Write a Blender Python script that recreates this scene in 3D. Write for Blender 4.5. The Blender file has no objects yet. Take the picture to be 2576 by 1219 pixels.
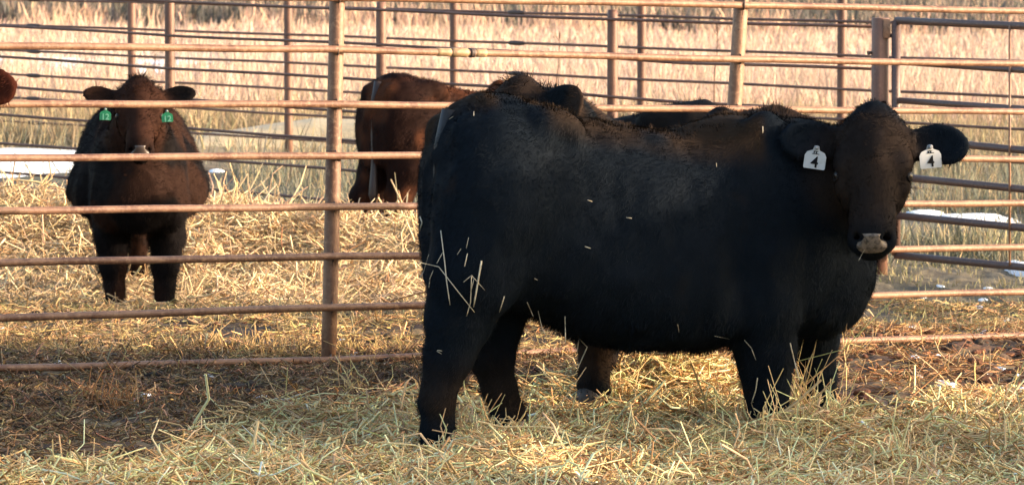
import bpy, math, random
import numpy as np
from mathutils import Vector, Matrix
from mathutils.bvhtree import BVHTree
PI = math.pi
rng = np.random.default_rng(7); random.seed(7)
sc = bpy.context.scene
C = sc.collection
# ------------------------------------------------------------------ camera
EYE = 1.6; F = 9660.0; PITCH = math.radians(4.2)      # photo measured on a 2576 x 1219 grid
cam_d = bpy.data.cameras.new('camera'); cam = bpy.data.objects.new('camera', cam_d); C.objects.link(cam)
cam_d.sensor_width = 36; cam_d.lens = 36*F/2576; cam_d.clip_start = .5; cam_d.clip_end = 3000
cam.location = (0, 0, EYE); cam.rotation_euler = (PI/2-PITCH, 0, 0)
cam_d.dof.use_dof = True; cam_d.dof.focus_distance = 13.6; cam_d.dof.aperture_fstop = 12
sc.camera = cam
# ------------------------------------------------------------------ light
SUN_EL = 12.5; SUN_AZ = 6.0      # degrees: low sun from the right, a little towards the camera
S = Vector((math.cos(math.radians(SUN_AZ))*math.cos(math.radians(SUN_EL)), -math.sin(math.radians(SUN_AZ))*math.cos(math.radians(SUN_EL)), math.sin(math.radians(SUN_EL))))
w = bpy.data.worlds.new('World'); sc.world = w; w.use_nodes = True
nt = w.node_tree; bg = nt.nodes['Background']; sky = nt.nodes.new('ShaderNodeTexSky')
sky.sky_type = 'NISHITA'; sky.sun_disc = False; sky.sun_elevation = math.radians(SUN_EL)
sky.sun_rotation = math.atan2(S.x, S.y)
nt.links.new(sky.outputs[0], bg.inputs[0]); bg.inputs[1].default_value = .15; sky.dust_density = 3.5; sky.ozone_density = .8; sky.air_density = 1.0
sl = bpy.data.lights.new('sun', 'SUN'); sl.energy = 2.8; sl.angle = math.radians(.9); sl.color = (1, .765, .55)
so = bpy.data.objects.new('sun', sl); C.objects.link(so); so.rotation_euler = S.to_track_quat('Z', 'Y').to_euler(); so.location = (20, -4, 6)
vs = sc.view_settings; vs.view_transform = 'Standard'; vs.look = 'None'; vs.gamma = 1; vs.use_curve_mapping = False
vs.exposure = 2.1
sc.render.engine = 'CYCLES'; sc.cycles.max_bounces = 4; sc.cycles.diffuse_bounces = 2; sc.cycles.use_denoising = True
sc.cycles.use_adaptive_sampling = True
# ------------------------------------------------------------------ pixel <-> world
CP, SP = math.cos(PITCH), math.sin(PITCH)
def ray(xd, yd):
    u = (xd-1288)/F; v = (609.5-yd)/F
    return Vector((u, CP+v*SP, -SP+v*CP))
def at(xd, yd, Y):
    r = ray(xd, yd); k = Y/r.y
    return Vector((r.x*k, Y, EYE+r.z*k))
def proj(x, y, z):                     # numpy ok
    z = z-EYE
    d = y*CP-z*SP; v = y*SP+z*CP
    return 1288+F*x/d, 609.5-F*v/d
def onplane(xd, yd, p0, n):
    r = ray(xd, yd); o = Vector((0, 0, EYE)); k = (p0-o).dot(n)/r.dot(n)
    return o+r*k
# ------------------------------------------------------------------ noise
def _h(i, j, k, s):
    n = (i*374761393+j*668265263+k*2147483647+s*144665) & 0x7fffffff
    n = ((n ^ (n >> 13))*1274126177) & 0x7fffffff
    n = ((n ^ (n >> 16))*1597334677) & 0x7fffffff
    return (n & 0xffff)/65535.0
def vnoise(x, y, z=None, s=0):
    x = np.asarray(x, float); y = np.asarray(y, float); z = np.zeros_like(x) if z is None else np.asarray(z, float)
    xi = np.floor(x).astype(np.int64); yi = np.floor(y).astype(np.int64); zi = np.floor(z).astype(np.int64)
    fx = x-xi; fy = y-yi; fz = z-zi
    fx = fx*fx*(3-2*fx); fy = fy*fy*(3-2*fy); fz = fz*fz*(3-2*fz)
    r = 0
    for a in (0, 1):
        for b in (0, 1):
            for c in (0, 1):
                r = r+_h(xi+a, yi+b, zi+c, s)*(fx if a else 1-fx)*(fy if b else 1-fy)*(fz if c else 1-fz)
    return r
def fbm(x, y, z=None, s=0, o=4):
    r = 0; a = .5; t = 0
    x = np.asarray(x, float); y = np.asarray(y, float); z = None if z is None else np.asarray(z, float)
    for q in range(o):
        f = 2**q
        r = r+a*vnoise(x*f+q*17.3, y*f+q*9.1, None if z is None else z*f, s+q); t += a; a *= .5
    return r/t
def sstep(a, b, x):
    t = np.clip((np.asarray(x, float)-a)/(b-a), 0, 1); return t*t*(3-2*t)
# ------------------------------------------------------------------ object helpers
def tag(o, label=None, cat=None, group=None, kind=None):
    if label: o['label'] = label
    if cat: o['category'] = cat
    if group: o['group'] = group
    if kind: o['kind'] = kind
    return o
def empty(name, loc=(0, 0, 0), rz=0):
    o = bpy.data.objects.new(name, None); o.empty_display_size = .1; C.objects.link(o); o.location = loc; o.rotation_euler = (0, 0, rz); return o
def mesh_np(name, V, faces, mat, parent=None, smooth=False, col=None):
    """faces: list of (n,k) int arrays"""
    me = bpy.data.meshes.new(name)
    V = np.asarray(V, np.float32)
    me.vertices.add(len(V)); me.vertices.foreach_set('co', V.ravel())
    faces = [np.asarray(f) for f in faces if len(f)]
    tot = sum(f.size for f in faces); n = sum(len(f) for f in faces)
    me.loops.add(tot); me.polygons.add(n)
    me.loops.foreach_set('vertex_index', np.concatenate([f.ravel() for f in faces]).astype(np.int32))
    sizes = np.concatenate([np.full(len(f), f.shape[1]) for f in faces])
    st = np.concatenate([[0], np.cumsum(sizes)[:-1]]).astype(np.int32)
    me.polygons.foreach_set('loop_start', st)
    me.polygons.foreach_set('use_smooth', np.full(n, smooth))
    if col is not None:
        a = me.color_attributes.new('tint', 'FLOAT_COLOR', 'POINT')
        c = np.ones((len(V), 4), np.float32); c[:, :3] = col; a.data.foreach_set('color', c.ravel())
    me.update(calc_edges=True); me.validate()
    if mat: me.materials.append(mat)
    o = bpy.data.objects.new(name, me); C.objects.link(o)
    if parent: o.parent = parent
    return o
class MB:
    def __init__(s): s.v = []; s.f = []
    def add(s, v, f):
        b = len(s.v); s.v += [tuple(p) for p in v]; s.f += [tuple(i+b for i in q) for q in f]
    def tube(s, pts, r, n=12, caps=True):
        pts = [Vector(p) for p in pts]; rr = r if isinstance(r, (list, tuple)) else [r]*len(pts)
        V = []; up0 = None
        for i, p in enumerate(pts):
            d = (pts[min(i+1, len(pts)-1)]-pts[max(i-1, 0)]).normalized()
            if up0 is None: up0 = Vector((0, 0, 1)) if abs(d.z) < .9 else Vector((1, 0, 0))
            a = d.cross(up0).normalized(); b = a.cross(d); up0 = b
            for k in range(n):
                t = 2*PI*k/n; V.append(p+(a*math.cos(t)+b*math.sin(t))*rr[i])
        f = [(i*n+k, i*n+(k+1) % n, (i+1)*n+(k+1) % n, (i+1)*n+k) for i in range(len(pts)-1) for k in range(n)]
        if caps: f += [tuple(range(n))[::-1], tuple((len(pts)-1)*n+k for k in range(n))]
        s.add(V, f); return s
    def box(s, c, h, rot=None):
        c = Vector(c); V = []
        for x in (-1, 1):
            for y in (-1, 1):
                for z in (-1, 1):
                    p = Vector((x*h[0], y*h[1], z*h[2])); V.append(c+(rot @ p if rot else p))
        s.add(V, [(0, 1, 3, 2), (4, 6, 7, 5), (0, 4, 5, 1), (2, 3, 7, 6), (0, 2, 6, 4), (1, 5, 7, 3)]); return s
    def build(s, name, mat, parent=None, smooth=True, bevel=0):
        me = bpy.data.meshes.new(name); me.from_pydata(s.v, [], s.f); me.update()
        if mat: me.materials.append(mat)
        if smooth:
            me.polygons.foreach_set('use_smooth', [len(p.vertices) == 4 for p in me.polygons])
        o = bpy.data.objects.new(name, me); C.objects.link(o)
        if parent: o.parent = parent
        if bevel:
            m = o.modifiers.new('bevel', 'BEVEL'); m.width = bevel; m.segments = 2
        return o
# ------------------------------------------------------------------ materials
def mat(name, base=(.5, .5, .5), rough=.7, tint=False, noise=None, bump=0, spec=.5, sheen=0, trans=0, metal=0):
    """noise: list of (scale, colour, lo, hi, stretch) layers mixed over base in object space"""
    m = bpy.data.materials.new(name); m.use_nodes = True; N = m.node_tree.nodes; L = m.node_tree.links
    p = N['Principled BSDF']; p.inputs['Roughness'].default_value = rough; p.inputs['Specular IOR Level'].default_value = spec
    p.inputs['Metallic'].default_value = metal
    if sheen:
        p.inputs['Sheen Weight'].default_value = sheen; p.inputs['Sheen Roughness'].default_value = .4
    geo = N.new('ShaderNodeNewGeometry')
    rgb = N.new('ShaderNodeRGB'); rgb.outputs[0].default_value = (*base, 1); cur = rgb.outputs[0]
    if tint:
        a = N.new('ShaderNodeVertexColor'); a.layer_name = 'tint'; cur = a.outputs[0]
    last = None
    for (scale, colr, lo, hi, stretch) in (noise or []):
        mp = N.new('ShaderNodeMapping'); mp.inputs['Scale'].default_value = stretch; L.new(geo.outputs['Position'], mp.inputs[0])
        n = N.new('ShaderNodeTexNoise'); n.inputs['Scale'].default_value = scale; n.inputs['Detail'].default_value = 6; n.inputs['Roughness'].default_value = .65
        L.new(mp.outputs[0], n.inputs['Vector'])
        r = N.new('ShaderNodeMapRange'); r.inputs[1].default_value = lo; r.inputs[2].default_value = hi; L.new(n.outputs[0], r.inputs[0])
        mx = N.new('ShaderNodeMix'); mx.data_type = 'RGBA'; L.new(r.outputs[0], mx.inputs[0]); L.new(cur, mx.inputs[6]); mx.inputs[7].default_value = (*colr, 1)
        cur = mx.outputs[2]; last = n
    L.new(cur, p.inputs['Base Color'])
    if bump and last:
        b = N.new('ShaderNodeBump'); b.inputs['Strength'].default_value = bump; b.inputs['Distance'].default_value = .01
        L.new(last.outputs[0], b.inputs['Height']); L.new(b.outputs[0], p.inputs['Normal'])
    if trans:
        out = N['Material Output']; t = N.new('ShaderNodeBsdfTranslucent'); L.new(cur, t.inputs[0])
        ms = N.new('ShaderNodeMixShader'); ms.inputs[0].default_value = trans
        L.new(p.outputs[0], ms.inputs[1]); L.new(t.outputs[0], ms.inputs[2]); L.new(ms.outputs[0], out.inputs[0])
    return m
I1 = (1, 1, 1)
M_pipe = mat('rusty_pipe', (.24, .13, .078), .5, noise=[(6, (.13, .06, .036), .42, .60, (1, 1, .45)), (45, (.30, .175, .105), .50, .68, I1), (110, (.07, .034, .024), .58, .72, I1)], bump=.25, spec=.45)
M_pipe_far = mat('weathered_pipe', (.155, .08, .055), .55, noise=[(7, (.09, .042, .032), .4, .65, (1, 1, .4)), (50, (.19, .11, .07), .55, .75, I1)], bump=.2, spec=.4)
M_gate = mat('gate_pipe', (.085, .05, .042), .5, noise=[(12, (.07, .04, .035), .4, .65, I1), (70, (.18, .11, .08), .55, .75, I1)], bump=.2)
M_weld = mat('weld', (.05, .03, .025), .6)
M_sleeve = mat('coupling', (.27, .19, .10), .55, noise=[(40, (.16, .09, .05), .45, .7, I1)], bump=.2)
M_straw = mat('straw', tint=True, rough=.55, spec=.35, trans=.12)
M_grass = mat('dry_grass', tint=True, rough=.7, spec=.2, trans=.2)
M_snow = mat('snow', (.82, .85, .88), .6, noise=[(30, (.7, .72, .75), .4, .7, I1)], bump=.3)
M_black = mat('black_hide', tint=True, rough=.65, spec=.12)
M_hair = mat('coat_hair', tint=True, rough=.6, spec=.12)
for _m in (M_black, M_hair): _m.node_tree.nodes['Principled BSDF'].inputs['IOR'].default_value = 1.14
M_lid = mat('eyelid_skin', (.012, .009, .008), .8, spec=.1)
M_eye = mat('eye', (.010, .007, .005), .3, spec=.3)
M_hoof = mat('hoof', (.03, .024, .02), .6)
M_nosed = mat('nose_skin_dark', (.05, .037, .033), .35)
M_nose = mat('nose_skin', (.15, .115, .09), .5, noise=[(70, (.035, .026, .02), .45, .62, I1)], bump=.25)
M_nos = mat('nostril', (.002, .0015, .0015), .9, spec=0)
M_tagw = mat('tag_white', (.37, .38, .39), .45, noise=[(45, (.30, .30, .28), .5, .75, I1)])
M_tagg = mat('tag_green', (.012, .19, .08), .45)
M_dig = mat('tag_print', (.006, .006, .007), .8, spec=.1)
M_digg = mat('tag_green_print', (.16, .42, .27), .5)
M_stud = mat('tag_stud', (.20, .21, .22), .5)
M_board = mat('weathered_board', (.25, .2, .16), .8, noise=[(8, (.15, .11, .09), .4, .7, (1, 1, .1))], bump=.2)
# ground
def ground_mat():
    m = bpy.data.materials.new('ground'); m.use_nodes = True; N = m.node_tree.nodes; L = m.node_tree.links; p = N['Principled BSDF']
    p.inputs['Roughness'].default_value = .85; p.inputs['Specular IOR Level'].default_value = .25
    a = N.new('ShaderNodeVertexColor'); a.layer_name = 'tint'; geo = N.new('ShaderNodeNewGeometry')
    n1 = N.new('ShaderNodeTexNoise'); n1.inputs['Scale'].default_value = 14; n1.inputs['Detail'].default_value = 8; n1.inputs['Roughness'].default_value = .7
    L.new(geo.outputs['Position'], n1.inputs['Vector'])
    r = N.new('ShaderNodeMapRange'); r.inputs[1].default_value = .32; r.inputs[2].default_value = .68; r.inputs[3].default_value = .45; r.inputs[4].default_value = 1.5; L.new(n1.outputs[0], r.inputs[0])
    mx = N.new('ShaderNodeMix'); mx.data_type = 'RGBA'; mx.blend_type = 'MULTIPLY'; mx.inputs[0].default_value = 1
    L.new(a.outputs[0], mx.inputs[6]); L.new(r.outputs[0], mx.inputs[7]); L.new(mx.outputs[2], p.inputs['Base Color'])
    b = N.new('ShaderNodeBump'); b.inputs['Strength'].default_value = .6; b.inputs['Distance'].default_value = .02; L.new(n1.outputs[0], b.inputs['Height']); L.new(b.outputs[0], p.inputs['Normal'])
    return m
M_ground = ground_mat()

# ------------------------------------------------------------------ ground shape
def crest(x):      # height of the straw heap behind the pipe fence
    return np.interp(x, [-4, -2.6, -1.6, -1.2, -.9, -.55, 0.2, 1.0, 1.8], [.27, .27, .23, .21, .17, .14, .16, .12, .0])
def gbase(x, y):
    x = np.asarray(x, float); y = np.asarray(y, float)
    g = -.02*np.clip(x, -4, 4)
    g = g+crest(x)*1.05*np.exp(-((y-20.25)/.72)**2)*sstep(18.7, 19.9, y)
    g = g-.10*np.exp(-((y-18.3)/.9)**2)
    return g
def bed_edge_y(xd):   # picture row at which the foreground straw bed begins
    return 62+np.interp(xd, [-600, 0, 350, 480, 560, 850, 1050, 1400, 1560, 1700, 1850, 1960, 2150, 2400, 2576, 3200], [1165, 1155, 1125, 1065, 1012, 955, 945, 925, 880, 880, 900, 960, 975, 925, 905, 900])
def bedness(x, y):
    xd, yd = proj(x, y, 0*np.asarray(x)); e = bed_edge_y(xd)+26*(fbm(np.asarray(x)*5, np.asarray(y)*5, s=31)-.5)*2
    return sstep(-10, 40, yd-e)
def gz(x, y):
    x = np.asarray(x, float); y = np.asarray(y, float)
    g = gbase(x, y)
    near = 1-sstep(22, 30, y)
    g = g+near*(.05*(fbm(x*2.2, y*2.2, s=3)-.5)+.04*(fbm(x*9, y*9, s=5, o=3)-.5)+.03*(fbm(x*20, y*20, s=6, o=2)-.5)*(1-sstep(17.5, 18.5, y)))
    b = bedness(x, y)
    g = g+b*(-.045+.10*(fbm(x*2.7+3, y*2.7, s=8)-.45))
    g = g+.085*np.exp(-(((x-1.02)/.30)**2+((y-12.95)/.26)**2))      # tuft before the fore legs
    g = g+.07*np.exp(-(((x-.0)/.2)**2+((y-12.2)/.4)**2))
    g = g+.11*np.exp(-(((x-.62)/.38)**2+((y-14.3)/.45)**2))+.05*np.exp(-(((x-1.9)/.5)**2+((y-13.7)/.5)**2))
    far = sstep(26, 40, y)
    g = g+far*.12*(fbm(x*.25, y*.25, s=11)-.5)
    return g
def ground():
    ys = [-40, -25, -15, -8, -3, 1, 4, 6.5, 8.5, 9.8]
    y = 10.4
    while y < 24: ys.append(y); y += .03*(y/13)
    while y < 900: ys.append(y); y *= 1.0045 if y < 60 else 1.012
    ys = np.array(ys); ny = len(ys)
    u = np.linspace(-1, 1, 331); out = np.geomspace(1.12, 120, 16)
    U = np.concatenate([-out[::-1], u, out]); nx = len(U)
    wd = np.maximum(2.3, .165*np.abs(ys))
    X = U[None, :]*wd[:, None]; Y = np.repeat(ys[:, None], nx, 1)
    Z = gz(X, Y)
    cols = ground_col(X, Y)
    V = np.stack([X, Y, Z], -1).reshape(-1, 3)
    i = np.arange(ny-1)[:, None]*nx+np.arange(nx-1)[None, :]
    f = np.stack([i, i+1, i+1+nx, i+nx], -1).reshape(-1, 4)
    o = mesh_np('ground', V, [f], M_ground, smooth=True, col=cols.reshape(-1, 3)); tag(o, kind='structure'); return o
def mixc(a, b, t): return a*(1-t[..., None])+np.array(b)*t[..., None]
def streak(x, y): return sstep(.47, .54, fbm(x*.9, y*.25, s=47, o=3))*sstep(47, 49, y)*(1-sstep(57, 61, y))*sstep(2.5, 0, x)
def clearing(x, y):    # no standing grass: round the hay bank, on the snow, in the trodden ground
    a = sstep(-3.1, -2.9, x)*sstep(-.1, -.4, x)*sstep(27.5, 28.3, y)*(1-sstep(34.2, 34.6, y))
    b = sstep(-2.1, -2.5, x)*sstep(23.5, 24.5, y)*(1-sstep(31, 32, y))
    c = sstep(.2, -.3, x)*(1-sstep(26.2, 27.4, y))*.75*sstep(-3.2, -2.2, x)
    d = sstep(2.2, 2.35, x)*sstep(3.6, 3.4, x)*sstep(22.2, 22.6, y)*(1-sstep(24.9, 25.1, y))*.97
    return 1-np.clip(np.maximum.reduce([a*.93, b*.97, c, d]), 0, 1)
def ground_col(x, y):
    xd, yd = proj(x, y, 0*x)
    n = fbm(x*3, y*3, s=41); n2 = fbm(x*8, y*8, s=42, o=3); nb = fbm(x*.8, y*.8, s=43)
    c = np.zeros(x.shape+(3,))+np.array((.085, .054, .038))                 # trodden mud
    c = mixc(c, (.12, .06, .04), sstep(.45, .6, n)*sstep(-.2, .5, x))          # reddish mud on the right
    c = mixc(c, (.20, .145, .075), sstep(.45, .6, n2)*.8)                   # trodden-in straw
    c = mixc(c, (.16, .085, .04), sstep(.55, .7, fbm(x*6, y*6, s=48, o=3))*.6)
    c = mixc(c, (.035, .027, .022), sstep(.55, .66, n)*.85)
    c = mixc(c, (.46, .31, .15), bedness(x, y)*.9)
    pile = sstep(17.9, 18.7, y+.5*(n-.5))*(1-sstep(20.3, 21.0, y))*(1-sstep(.6, 1.5, x))
    c = mixc(c, (.52, .38, .21), pile)
    beyond = sstep(20.7, 21.3, y)*(1-sstep(27, 29, y))
    c = mixc(c, (.06, .052, .045), beyond*.9)
    c = mixc(c, (.085, .085, .055), sstep(.45, .6, n)*beyond*.7)
    right = sstep(17.5, 19, y)*sstep(1.0, 1.6, x)*(1-sstep(27, 30, y))
    c = mixc(c, (.10, .09, .065), right*.8)
    fld = sstep(27, 32, y)
    c = mixc(c, (.26, .20, .12), fld)
    c = mixc(c, (.44, .33, .24), sstep(46, 54, y)); c = mixc(c, (.12, .115, .095), sstep(82, 90, y)*(1-sstep(124, 130, y)))
    c = mixc(c, (.78, .78, .78), streak(x, y)*.95)
    return c
ground()

# ------------------------------------------------------------------ stalks
def stalks(name, P, D, L, W, bend, col, material, parent=None, seg=3, flat=False, rg=rng):
    """P (n,3) base, D (n,3) unit dir, L, W (n,), bend (n,3) offset at the tip; triangular tubes"""
    n = len(P); t = np.linspace(0, 1, seg+1)
    kink = rg.normal(0, .07, (n, seg+1, 3))*L[:, None, None]; kink[:, 0] = 0
    Cc = P[:, None, :]+D[:, None, :]*(L[:, None]*t[None, :])[..., None]+bend[:, None, :]*(t**2)[None, :, None]+kink
    ref = rg.normal(0, 1, (n, 3)); a = np.cross(D, ref); a /= np.linalg.norm(a, axis=1)[:, None]+1e-9; b = np.cross(D, a)
    k = 2 if flat else 3
    prof = np.interp(t, [0, .7, 1], [1, .85, .25 if flat else .7])
    if flat: offs = np.stack([a, -a], 1)
    else: offs = np.stack([a*math.cos(q*2*PI/3)+b*math.sin(q*2*PI/3) for q in range(3)], 1)
    V = Cc[:, :, None, :]+offs[:, None, :, :]*(W[:, None]/2*prof[None, :])[:, :, None, None]
    V = V.reshape(-1, 3)
    base = (np.arange(n)*(seg+1)*k)[:, None, None]
    s_ = (np.arange(seg)*k)[None, :, None]
    q = np.arange(1 if flat else 3)[None, None, :]; q2 = (q+1) % k
    f = np.stack([base+s_+q, base+s_+q2, base+s_+k+q2, base+s_+k+q], -1).reshape(-1, 4)
    cc = np.repeat(col, (seg+1)*k, 0)
    return mesh_np(name, V, [f], material, parent, smooth=not flat, col=cc)
def straw_cols(n, base, var=.22, hue=.06, rg=rng):
    c = np.array(base)[None, :]*np.exp(rg.normal(0, var, (n, 1)))*np.exp(rg.normal(0, hue, (n, 3)))
    return np.clip(c, .01, .85)
def scatter(n, x0, x1, y0, y1, dens=None, rg=rng):
    X = []; Y = []; got = 0
    while got < n:
        x = rg.uniform(x0, x1, n*2); y = rg.uniform(y0, y1, n*2)
        if dens is not None:
            d = dens(x, y); m = rg.uniform(0, 1, n*2) < d; x = x[m]; y = y[m]
        X.append(x); Y.append(y); got += len(x)
    return np.concatenate(X)[:n], np.concatenate(Y)[:n]
def lay(n, x, y, lift, tilt, Lr, Wr, base, rg=rng, var=.22, hue=.04, sag=.25):
    az = rg.uniform(0, 2*PI, n); el = rg.normal(0, tilt, n); 
    D = np.stack([np.cos(az)*np.cos(el), np.sin(az)*np.cos(el), np.sin(el)], 1)
    L = np.minimum(np.exp(rg.normal(math.log(Lr), .45, n)), Lr*1.9); W = np.exp(rg.normal(math.log(Wr), .3, n))
    z = gz(x, y)+rg.uniform(-.005, 1, n)**2*lift
    P = np.stack([x, y, z], 1)-D*L[:, None]*.5; P[:, 2] = np.maximum(P[:, 2], gz(P[:, 0], P[:, 1])-.01)
    bend = rg.normal(0, .16, (n, 3))*L[:, None]; bend[:, 2] -= sag*L*np.maximum(0, np.sin(el))
    return dict(P=P, D=D, L=L, W=W, bend=bend, col=straw_cols(n, base, var, hue, rg)*patchy(x, y, rg))
def patchy(x, y, rg):
    m = (.62+.76*fbm(x*2.6, y*2.6, s=55, o=3))[:, None]; d = rg.uniform(0, 1, (len(x), 1)) < .13
    return np.where(d, m*np.array((.62, .48, .40)), m)
def merge(*ds): return {k: np.concatenate([d[k] for d in ds]) for k in ds[0]}

# foreground bed
x, y = scatter(92000, -2.6, 2.7, 10.9, 14.9, lambda x, y: bedness(x, y))
bedA = lay(len(x), x, y, .05, .28, .095, .0052, (.94, .575, .265), var=.34)
x, y = scatter(9000, -2.6, 2.7, 10.9, 14.6, lambda x, y: bedness(x, y))
bedB = lay(len(x), x, y, .06, .5, .14, .0065, (.97, .66, .34), var=.28)
clump_pts = [(2010, 1060, 70, .25), (1900, 1085, 46, .13), (2080, 1085, 40, .12), (1980, 1110, 36, .12), (1215, 1110, 34, .17), (1100, 1120, 30, .1), (1940, 1045, 26, .14), (2120, 1060, 22, .12), (1550, 1010, 30, .10), (2300, 1150, 30, .12), (1720, 990, 20, .10), (2560, 1100, 20, .2), (700, 1190, 26, .1), (900, 1000, 20, .1)]
def clump(px, py, n, L, base, rg=rng, spread=.05):
    r = ray(px, py); k = -EYE/r.z; cx, cy = r.x*k, r.y*k
    x = cx+rg.normal(0, spread, n); y = cy+rg.normal(0, spread, n)
    az = rg.uniform(0, 2*PI, n); el = np.clip(rg.normal(1.0, .35, n), .2, 1.5)
    D = np.stack([np.cos(az)*np.cos(el), np.sin(az)*np.cos(el), np.sin(el)], 1)
    LL = L*np.exp(rg.normal(0, .35, n))
    return dict(P=np.stack([x, y, gz(x, y)], 1), D=D, L=LL, W=rg.uniform(.003, .0065, n), bend=rg.normal(0, .12, (n, 3))*LL[:, None], col=straw_cols(n, base, .2, .05, rg))
cl = merge(*[clump(*c, (.92, .62, .31)) for c in clump_pts])
st = merge(bedA, bedB, cl)
tag(stalks('straw_bedding', material=M_straw, **st), 'deep loose straw bedding spread under the black steer across the foreground', 'straw', kind='stuff')
# dark muck with trampled straw, left foreground, and litter up to and under the fence
def d_mid(x, y):
    xd, yd = proj(x, y, 0*x)
    n = fbm(x*3.5, y*3.5, s=61, o=3)
    d = np.interp(yd, [690, 770, 820, 860, 900, 960, 1010, 1150], [.95, .95, .8, .6, .6, .16, .09, .12])*sstep(.28, .62, n)
    d = d*np.where(xd > 1800, .7, 1)
    return d*(1-bedness(x, y)*.9)
x, y = scatter(34000, -2.9, 3.2, 12.4, 19.0, d_mid)
xd, yd = proj(x, y, 0*x)
midA = lay(len(x), x, y, .02, .16, .085, .0045, (.40, .27, .12), var=.32, hue=.09)
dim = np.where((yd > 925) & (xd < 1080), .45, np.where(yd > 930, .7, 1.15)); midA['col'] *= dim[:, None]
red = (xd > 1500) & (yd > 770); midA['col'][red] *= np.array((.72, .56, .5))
x, y = scatter(30000, -2.9, .4, 11.6, 15.6, lambda x, y: (1-bedness(x, y))*sstep(.25, .5, fbm(x*5, y*5, s=64, o=3)))
muck = lay(len(x), x, y, .03, .45, .055, .0045, (.23, .14, .066), var=.55, hue=.1, sag=.6); muck['bend'] *= 2.2
x, y = scatter(3600, -2.9, 3.2, 13.0, 17.6, d_mid); midB = lay(len(x), x, y, .05, .7, .09, .004, (.42, .30, .15), var=.3, hue=.08)
gold = merge(*[clump(px, 900+rng.uniform(-10, 14)-(px-500)*.012, 36, .06, (.46, .31, .13), spread=.09) for px in list(range(560, 1060, 45))+[60, 150, 330]])
midC = merge(*[clump(px, py, 60, .05, (.40, .19, .07), spread=.05) for px, py in [(280, 1030), (320, 1045), (240, 1020)]])
tag(stalks('trampled_straw', material=M_straw, **merge(midA, midB, muck, gold, midC)), 'flattened straw litter trodden into the dark mud under and behind the fence', 'straw', kind='stuff')
# bright heap round the brown calf
def d_pile(x, y):
    return (sstep(17.9, 19.1, y+.8*(fbm(x*3, y*3, s=71)-.5))*(1-sstep(20.6, 21.3, y)))*(1-sstep(.9, 1.8, x))
x, y = scatter(84000, -4.0, 1.9, 17.4, 21.2, d_pile)
pA = lay(len(x), x, y, .05, .30, .13, .0052, (.68, .50, .29), var=.18)
x, y = scatter(3800, -3.8, 1.8, 17.6, 20.9, d_pile); pB = lay(len(x), x, y, .08, .7, .18, .008, (.74, .55, .33), var=.15)
sticks = []
for px, py, n, L in [(600, 500, 14, .28), (680, 505, 9, .2), (560, 520, 10, .2), (930, 560, 14, .22), (1010, 500, 20, .2), (60, 470, 16, .16), (150, 480, 14, .14), (1030, 470, 12, .2), (720, 500, 8, .18)]:
    r = ray(px, py+30); k = 20.2/r.y; cx = r.x*k; n_ = n; xx = cx+rng.normal(0, .07, n_); yy = 20.2+rng.normal(0, .1, n_)
    az = rng.uniform(0, 2*PI, n_); el = rng.uniform(.3, 1.2, n_); D = np.stack([np.cos(az)*np.cos(el), np.sin(az)*np.cos(el), np.sin(el)], 1)
    LL = L*rng.uniform(.6, 1.3, n_)
    sticks.append(dict(P=np.stack([xx, yy, gz(xx, yy)], 1), D=D, L=LL, W=rng.uniform(.006, .013, n_), bend=rng.normal(0, .1, (n_, 3))*LL[:, None], col=straw_cols(n_, (.66, .47, .27))))
tag(stalks('straw_heap', material=M_straw, **merge(pA, pB, *sticks)), 'sunlit golden heap of loose straw around the brown calf behind the fence', 'straw', kind='stuff')

# field: dry grass
def blades(n, y0, y1, hgt, wid, base, cl_s, thr, wfac=.17, lean=.35, rg=rng, dens=None, x0=None, x1=None):
    y = np.exp(rg.uniform(math.log(y0), math.log(y1), n*3)); x = rg.uniform(-1, 1, n*3)*wfac*y
    if x0 is not None: x = rg.uniform(x0, x1, n*3)
    m = fbm(x*cl_s, y*cl_s*.5, s=81, o=3)+rg.uniform(-.12, .12, n*3) > thr
    m &= rg.uniform(0, 1, n*3) < clearing(x, y)*(1-.96*streak(x, y)*1.0)
    x = x[m][:n]; y = y[m][:n]; k = len(x)
    az = rg.uniform(0, 2*PI, k); el = np.clip(PI/2-np.abs(rg.normal(0, lean, k)), .2, PI/2)
    D = np.stack([np.cos(az)*np.cos(el), np.sin(az)*np.cos(el), np.sin(el)], 1)
    L = hgt*(.5+.9*fbm(x*cl_s*1.3, y*cl_s, s=82, o=2))*np.exp(rg.normal(0, .25, k))
    return dict(P=np.stack([x, y, gz(x, y)-.01], 1), D=D, L=L, W=wid*(y/y0)**.5*np.exp(rg.normal(0, .25, k)), bend=rg.normal(0, .14, (k, 3))*L[:, None], col=straw_cols(k, base, .24, .05, rg))
tan = (.46, .335, .26)
field = merge(
    blades(26000, 52, 74, .16, .012, (.52, .40, .32), .8, .40),
    blades(52000, 37, 54, .26, .010, tan, 2.6, .45),
    blades(30000, 30, 40, .20, .009, (.30, .23, .14), 1.6, .40),
    blades(26000, 62, 84, .22, .018, tan, .8, .42),
    blades(22000, 83, 126, .50, .030, (.46, .315, .225), .9, .57, lean=.2),
    blades(44000, 86, 128, .52, .042, (.115, .105, .09), 1.2, .30, lean=.18),
    blades(46000, 132, 320, .7, .07, (.48, .345, .25), .15, .34, lean=.25))
tag(stalks('dry_grass', material=M_grass, seg=2, flat=True, **field), 'pale dry grass and stubble covering the open field beyond the corral', 'grass', kind='stuff')
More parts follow.
